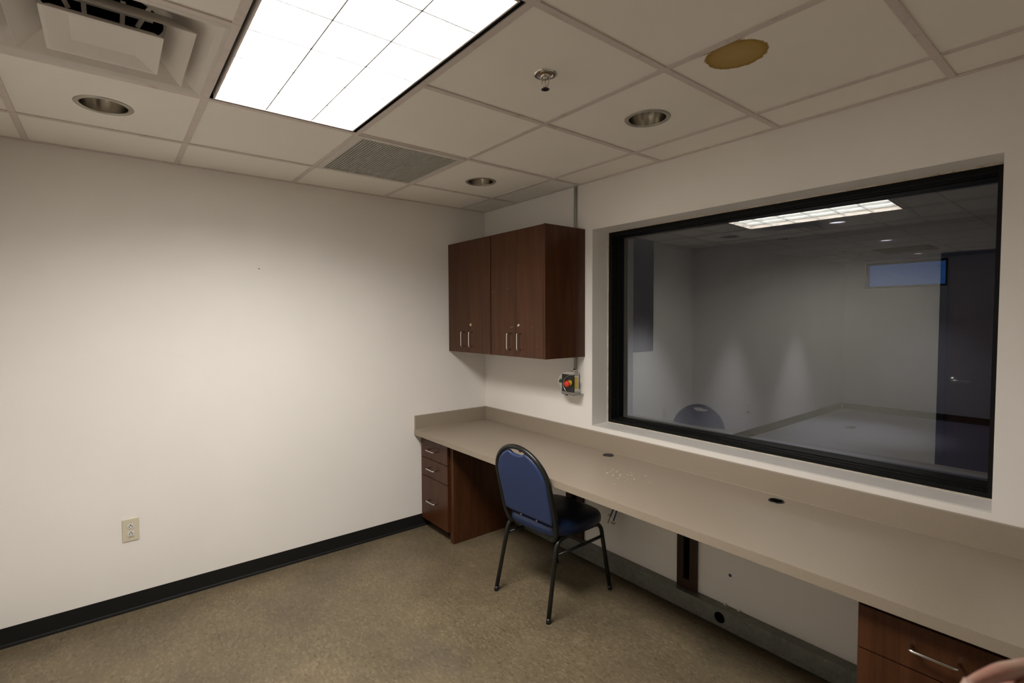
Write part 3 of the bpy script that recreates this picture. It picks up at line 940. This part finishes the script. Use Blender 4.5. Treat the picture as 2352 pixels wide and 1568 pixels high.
# wall anchor hole
bm = bmesh.new(); lathe(bm, [(.0, -.0008), (.006, -.0008), (.0075, -.0004), (.008, -.0)], 20, (2.079, -.0004, .266), 'y')
tag(obj('wall_anchor', bm, M['blue_wire']), 'small dark blue plug in the wall right of the support', 'wall plug')

bm = bmesh.new(); lathe(bm, [(.0, .003), (.0025, .0028), (.0032, .0008), (.0032, .0004)], 16, (0, -1.690, 1.869), 'x')
tag(obj('wall_nail', bm, M['black_plastic']), 'tiny dark nail head high on the plain left wall', 'nail')

# ------------------------------------------------------------------ dangling blue wires
t = thing('loose_cable', 'pair of blue loose cable ends hanging under the counter behind the chair', 'cable', (1.39, -.05, .50))
for k, (dx, zb, xe) in enumerate(((-.004, -.135, -.030), (.018, -.165, -.010))):
    bm = bmesh.new()
    tube(bm, [(.03 + dx, 0, .20), (.025 + dx, 0, .02), (.012 + dx, -.002, -.05), (xe, -.004, zb)], .0042, 8)
    w = obj('wire', bm, M['blue_wire'], t)
    bm = bmesh.new()
    if k == 0: tube(bm, [(xe, -.004, zb), (xe - .012, -.006, zb - .03), (xe - .020, -.006, zb - .055)], .0035, 8); tube(bm, [(xe - .02, 0, zb - .005), (xe + .004, -.004, zb - .008)], .0035, 8)
    else: tube(bm, [(xe - .018, -.004, zb - .012), (xe, -.004, zb - .02), (xe + .012, -.004, zb - .008)], .0035, 8)
    obj('wire_end', bm, M['wire_end'], w)

# ------------------------------------------------------------------ electrical outlets
def outlet(loc, label, rotz, mat, w=.0365, h=.060):
    t = thing('wall_outlet', label, 'outlet', loc, rotz, 'duplex wall outlets')
    # local: plate faces -Y
    bm = bmesh.new(); bbox(bm, -w, w, -.0055, -.0002, -h, h, .003, 3); obj('cover_plate', bm, mat, t)
    for s in (.0195, -.0195):
        bm = bmesh.new()
        outl = [(.0165 * math.cos(2 * PI * k / 32), max(-.0125, min(.0125, .0165 * math.sin(2 * PI * k / 32)))) for k in range(32)]
        A = [bm.verts.new((x, -.0075, z + s)) for x, z in outl]; B = [bm.verts.new((x, -.005, z + s)) for x, z in outl]
        bm.faces.new(A); bm.faces.new(B)
        for k in range(32): bm.faces.new((A[k], A[(k + 1) % 32], B[(k + 1) % 32], B[k]))
        r = obj('receptacle', bm, M['white_plastic'], t)
        bm = bmesh.new()
        box(bm, -.0072, -.0050, -.0082, -.0074, s - .0055, s + .0020); box(bm, .0050, .0072, -.0082, -.0074, s - .0055, s + .0020)
        disc(bm, .0030, (0, -.0074, s + .0068), 'y', 12, -.0008)
        obj('slots', bm, M['black_plastic'], r)
    return t
o1 = outlet((0, -2.354, .441), 'ivory duplex wall outlet low on the left wall', PI / 2, M['ivory'])
fcu = bpy.data.curves.new('marker_text', 'FONT'); fcu.body = 'UR16'; fcu.size = .010; fcu.extrude = .0001; fcu.align_x = 'CENTER'
tmp = bpy.data.objects.new('tmp', fcu); C.objects.link(tmp); bpy.context.view_layer.update()
tm = bpy.data.meshes.new_from_object(tmp.evaluated_get(bpy.context.evaluated_depsgraph_get())); bpy.data.objects.remove(tmp)
fo = bpy.data.objects.new('marker_writing', tm); C.objects.link(fo); fo.parent = o1; fo.location = (0, -.0058, -.0425); fo.rotation_euler = (PI / 2, 0, 0)
tm.materials.clear(); tm.materials.append(base_mat('marker_ink', (.10, .08, .06), .7)[0])
outlet((FX0, 4.05, .40), 'grey wall outlet between the bright patches beyond the glass', PI / 2, M['far_wall'])

# floor box: small plate on the far floor
bm = bmesh.new(); bbox(bm, -.05, .05, -.085, .085, 0, .006, .002, 1)
o = obj('floor_outlet', bm, M['galv']); o.location = (.83, 5.75, 0.0); tag(o, 'small grey floor outlet plate in the room beyond the glass', 'outlet')

# ------------------------------------------------------------------ chair
t = thing('stacking_chair', 'blue vinyl round-backed stacking chair with black metal frame at the counter', 'chair', (1.268, -.452, 0), math.radians(2.3))
TR = .0118
def side(s):
    foot_r = Vector((s * .209, -.250, .004)); foot_f = Vector((s * .212, .252, .004))
    top_r = Vector((s * .190, -.165, .402)); top_f = Vector((s * .192, .188, .402))
    path = round_path([foot_r, top_r, top_f, foot_f], .055, 8)
    # split: rear leg, rail, front leg
    return path, foot_r, top_r, top_f, foot_f
for s in (-1, 1):
    path, fr, tr, tf, ff = side(s)
    n1 = 6; # points: foot_r, 9 fillet, 9 fillet, foot_f
    A = path[:1 + 9]; B = path[1 + 8:1 + 10]; D = path[1 + 9:]
    bm = bmesh.new(); tube(bm, A, TR, 14); lg = obj('leg', bm, M['powder'], t)
    bm = bmesh.new(); d_ = (A[1] - A[0]).normalized(); tube(bm, [A[0] - Vector((0, 0, .004)), A[0] + d_ * .022], TR + .0006, 14); obj('foot_cap', bm, M['black_plastic'], lg)
    bm = bmesh.new(); tube(bm, D, TR, 14); lg = obj('leg', bm, M['powder'], t)
    bm = bmesh.new(); d_ = (D[-2] - D[-1]).normalized(); tube(bm, [D[-1] - Vector((0, 0, .004)), D[-1] + d_ * .022], TR + .0006, 14); obj('foot_cap', bm, M['black_plastic'], lg)
    bm = bmesh.new(); tube(bm, B, TR, 14); obj('seat_rail', bm, M['powder'], t)
    # lower side brace between the legs
    k = .80
    a = fr.lerp(tr, k); b_ = ff.lerp(tf, k)
    bm = bmesh.new(); tube(bm, [a, b_], .0088, 12); obj('side_brace', bm, M['powder'], t)
for y_ in (-.10, .12):
    bm = bmesh.new(); tube(bm, [(-.19, y_, .396), (.19, y_, .396)], .009, 10); obj('cross_bar', bm, M['powder'], t)
# back hoop: leans backwards
def back_pt(x, z, dy=0):
    # z measured from floor; lean
    y = -.165 - (z - .40) * .235
    return Vector((x, y + dy, z))
hoop = []
BW, ZT, RR = .204, .877, .204
ZB = .398
hoop += [Vector((-.135, -.075, ZB)), Vector((-.165, -.120, ZB - .002))]
lowr = [back_pt(-.176, .402), back_pt(-.190, .425), back_pt(-.199, .46), back_pt(-BW, .52), back_pt(-BW, .60), back_pt(-BW * .995, .665)]
hoop += lowr
zc = .690
for k in range(1, 24):
    a = PI - PI * k / 24
    hoop.append(back_pt(BW * math.cos(a) * 1.0, zc + (ZT - zc) * math.sin(a) ** 1.0))
hoop += [Vector((-p.x, p.y, p.z)) for p in reversed(lowr)] + [Vector((.165, -.120, ZB - .002)), Vector((.135, -.075, ZB))]
bm = bmesh.new(); tube(bm, hoop, .0132, 16); obj('back_frame', bm, M['powder'], t)
# padded back: outline inset inside the hoop, with a grip notch on top
bo = []
ZL = .478
ins = .0125
hw_ = BW - ins; zt_ = ZT - .0135
N_ = 56
for k in range(N_ + 1):
    a = PI * k / N_
    x = hw_ * math.cos(a); z = zc + (zt_ - zc) * math.sin(a)
    if abs(x) < .064: z -= .027 * (1 - (abs(x) / .064) ** 2.6)
    bo.append((x, z))
for k in range(1, 7): bo.append((-hw_ + .004 * k / 6, zc + (ZL + .004 - zc) * k / 6))
for k in range(1, 13): bo.append((-hw_ + .004 + (2 * hw_ - .008) * k / 12, ZL))
for k in range(1, 6): bo.append((hw_ - .004 + .004 * k / 6, ZL + .004 + (zc - ZL - .004) * k / 6))
def padded(bm, outl, yfun, th, c):
    """cushion: layers of the outline, pulled in towards the faces"""
    layers = [(-th / 2, .93), (-th * .44, .965), (-th * .25, .995), (0, 1), (th * .30, .985), (th * .45, .95), (th * .52, .86), (th * .56, .6), (th * .57, .3)]
    rings = []
    for dy, s in layers:
        rings.append([bm.verts.new(back_pt(c[0] + (x - c[0]) * s, c[1] + (z - c[1]) * s, dy)) for x, z in outl])
    for A, B in zip(rings, rings[1:]):
        for k in range(len(outl)):
            f = bm.faces.new((A[k], A[(k + 1) % len(outl)], B[(k + 1) % len(outl)], B[k])); f.smooth = True
    f = bm.faces.new(rings[0]); bm.faces.new(rings[-1])
bm = bmesh.new(); padded(bm, bo, None, .030, (0, .66))
obj('back_cushion', bm, M['blue'], t)
# rust spot and screws
for s in (-1, 1):
    bm = bmesh.new(); p = back_pt(s * .062, ZL - .006, -.004); lathe(bm, [(.0, -.006), (.005, -.005), (.006, .0)], 12, tuple(p), 'y')
    obj('screw', bm, M['nickel'], t)
bm = bmesh.new()
p = back_pt(.030, ZT - .017, -.004); bmesh.ops.create_icosphere(bm, subdivisions=2, radius=.0075, matrix=Matrix.Translation(p) @ Matrix.Diagonal((1.5, 1, .8, 1)))
o = obj('rust_spot', bm, base_mat('rust', (.12, .045, .025), .8)[0], t)
# seat cushion
def superell(a, b_, n, N=56):
    out = []
    for k in range(N):
        an = 2 * PI * k / N; c_, s_ = math.cos(an), math.sin(an)
        out.append((a * math.copysign(abs(c_) ** (2 / n), c_), b_ * math.copysign(abs(s_) ** (2 / n), s_)))
    return out
bm = bmesh.new()
rings = []
for z, s in ((.408, .90), (.410, .965), (.418, .99), (.434, 1.0), (.452, .99), (.466, .955), (.474, .89), (.479, .78), (.481, .5), (.4815, .2)):
    ring = []
    for x, y in superell(.222, .212, 4.2):
        taper = 1 - .06 * (-(y) / .212 > 0) * (-(y) / .212)
        ring.append(bm.verts.new((x * s * taper, .020 + y * s, z - .006 * (y / .212 > .4) * (y / .212 - .4))))
    rings.append(ring)
for A, B in zip(rings, rings[1:]):
    for k in range(len(A)):
        f = bm.faces.new((A[k], A[(k + 1) % len(A)], B[(k + 1) % len(A)], B[k])); f.smooth = True
bm.faces.new(rings[0]); bm.faces.new(rings[-1])
obj('seat', bm, M['navy'], t)
bm = bmesh.new()
prism(bm, [(x * .88, .02 + y * .88) for x, y in superell(.222, .212, 4.2, 32)], .3985, .4075)
obj('seat_board', bm, M['black_plastic'], t)

# ------------------------------------------------------------------ hand in front of the drawers (blurred, near the camera)
t = thing('hand', 'pale blurred hand with bent index finger at the bottom right corner', 'hand', (0, 0, 0))
J = dict(itip=(3.2200, -1.7524, 1.1905), iDIP=(3.2297, -1.7318, 1.1950), iPIP=(3.2418, -1.7082, 1.1990), iMCP=(3.2648, -1.6400, 1.1860),
 mtip=(3.2500, -1.6880, 1.1640), mDIP=(3.2480, -1.7080, 1.1740), mPIP=(3.2600, -1.7000, 1.1890), mMCP=(3.2760, -1.6280, 1.1720),
 rtip=(3.2620, -1.6720, 1.1430), rDIP=(3.2590, -1.6900, 1.1530), rPIP=(3.2710, -1.6800, 1.1680), rMCP=(3.2830, -1.6180, 1.1560),
 ptip=(3.2760, -1.6560, 1.1260), pDIP=(3.2740, -1.6700, 1.1340), pPIP=(3.2820, -1.6620, 1.1450), pMCP=(3.2900, -1.6100, 1.1400),
 ttip=(3.2330, -1.7000, 1.1560), tIP=(3.2400, -1.6790, 1.1600), tMCP=(3.2560, -1.6380, 1.1550), tCMC=(3.2820, -1.5800, 1.1400),
 wrist=(3.3050, -1.5450, 1.1320), wrist2=(3.318, -1.515, 1.120), fore=(3.3500, -1.4200, 1.0850), elbow=(3.4000, -1.2700, 1.0300))
Rr = dict(itip=.0048, iDIP=.0068, iPIP=.0088, iMCP=.0115, mtip=.0070, mDIP=.0080, mPIP=.0092, mMCP=.0115, rtip=.0066, rDIP=.0076, rPIP=.0088, rMCP=.0110,
 ptip=.0058, pDIP=.0066, pPIP=.0076, pMCP=.0100, ttip=.0085, tIP=.0098, tMCP=.0115, tCMC=.0150, wrist=.0230, wrist2=.024, fore=.030, elbow=.036)
names = list(J); idx = {n_: i for i, n_ in enumerate(names)}
edges = [('wrist', 'wrist2'), ('wrist2', 'fore'), ('fore', 'elbow')]
for f_ in 'imrp': edges += [('wrist', f_ + 'MCP'), (f_ + 'MCP', f_ + 'PIP'), (f_ + 'PIP', f_ + 'DIP'), (f_ + 'DIP', f_ + 'tip')]
edges += [('wrist', 'tCMC'), ('tCMC', 'tMCP'), ('tMCP', 'tIP'), ('tIP', 'ttip')]
me = bpy.data.meshes.new('palm_and_fingers'); me.from_pydata([J[n_] for n_ in names], [(idx[a], idx[b_]) for a, b_ in edges], [])
ho = bpy.data.objects.new('palm_and_fingers', me); C.objects.link(ho); ho.parent = t
sk = ho.modifiers.new('skin', 'SKIN')
for i, n_ in enumerate(names):
    sv = me.skin_vertices[0].data[i]; sv.radius = (Rr[n_], Rr[n_]); sv.use_root = (n_ == 'wrist')
ss = ho.modifiers.new('sub', 'SUBSURF'); ss.levels = 2; ss.render_levels = 2
me.materials.append(M['skin'])
dg = bpy.context.evaluated_depsgraph_get(); ev = ho.evaluated_get(dg)
nm = bpy.data.meshes.new_from_object(ev); ho.modifiers.clear(); ho.data = nm
for p_ in nm.polygons: p_.use_smooth = True
if not nm.materials: nm.materials.append(M['skin'])
# palm bridge and nail
bm = bmesh.new()
bmesh.ops.create_uvsphere(bm, u_segments=24, v_segments=14, radius=1, matrix=Matrix.Translation((3.283, -1.592, 1.152)) @ Matrix.Rotation(math.radians(28), 4, 'Y') @ Matrix.Rotation(math.radians(15), 4, 'X') @ Matrix.Diagonal((.015, .052, .036, 1)))
for f in bm.faces: f.smooth = True
obj('palm', bm, M['skin'], t)
bm = bmesh.new()
bmesh.ops.create_uvsphere(bm, u_segments=16, v_segments=8, radius=1, matrix=Matrix.Translation((3.2235, -1.7475, 1.1955)) @ Matrix.Rotation(math.radians(25), 4, 'Z') @ Matrix.Diagonal((.0045, .0075, .0018, 1)))
for f in bm.faces: f.smooth = True
obj('fingernail', bm, M['nail'], t)
bm = bmesh.new(); tube(bm, [(3.338, -1.455, 1.097), (3.3500, -1.4200, 1.0850), (3.4000, -1.2700, 1.0300), (3.47, -1.08, .97)], [.034, .036, .044, .052], 24)
obj('sleeve', bm, M['sleeve'], t)

# ------------------------------------------------------------------ camera
R = Vector((.61937329, .78508084, -.00498045)); U = Vector((-.02942005, .02954869, .99913029)); F = Vector((-.78454521, .61868809, -.04139878))
cam = bpy.data.cameras.new('camera'); co = bpy.data.objects.new('camera', cam); C.objects.link(co)
mt = Matrix(((R.x, U.x, -F.x, 3.31925517), (R.y, U.y, -F.y, -2.41032436), (R.z, U.z, -F.z, 1.56093503), (0, 0, 0, 1)))
co.matrix_world = mt
cam.sensor_width = 36; cam.sensor_fit = 'HORIZONTAL'; cam.lens = 1150.9566 / 2352 * 36
cam.shift_x = 15.77 / 2352; cam.shift_y = -5.255 / 2352
cam.clip_start = .02
cam.dof.use_dof = True; cam.dof.focus_distance = 2.9; cam.dof.aperture_fstop = 4.0
bpy.context.scene.camera = co

# ------------------------------------------------------------------ world and view
w = bpy.data.worlds.new('world'); bpy.context.scene.world = w; w.use_nodes = True
w.node_tree.nodes['Background'].inputs[0].default_value = (.03, .05, .1, 1); w.node_tree.nodes['Background'].inputs[1].default_value = .3
sc = bpy.context.scene
sc.view_settings.view_transform = 'Standard'; sc.view_settings.look = 'None'; sc.view_settings.gamma = 1; sc.view_settings.exposure = 0
sc.view_settings.use_curve_mapping = False
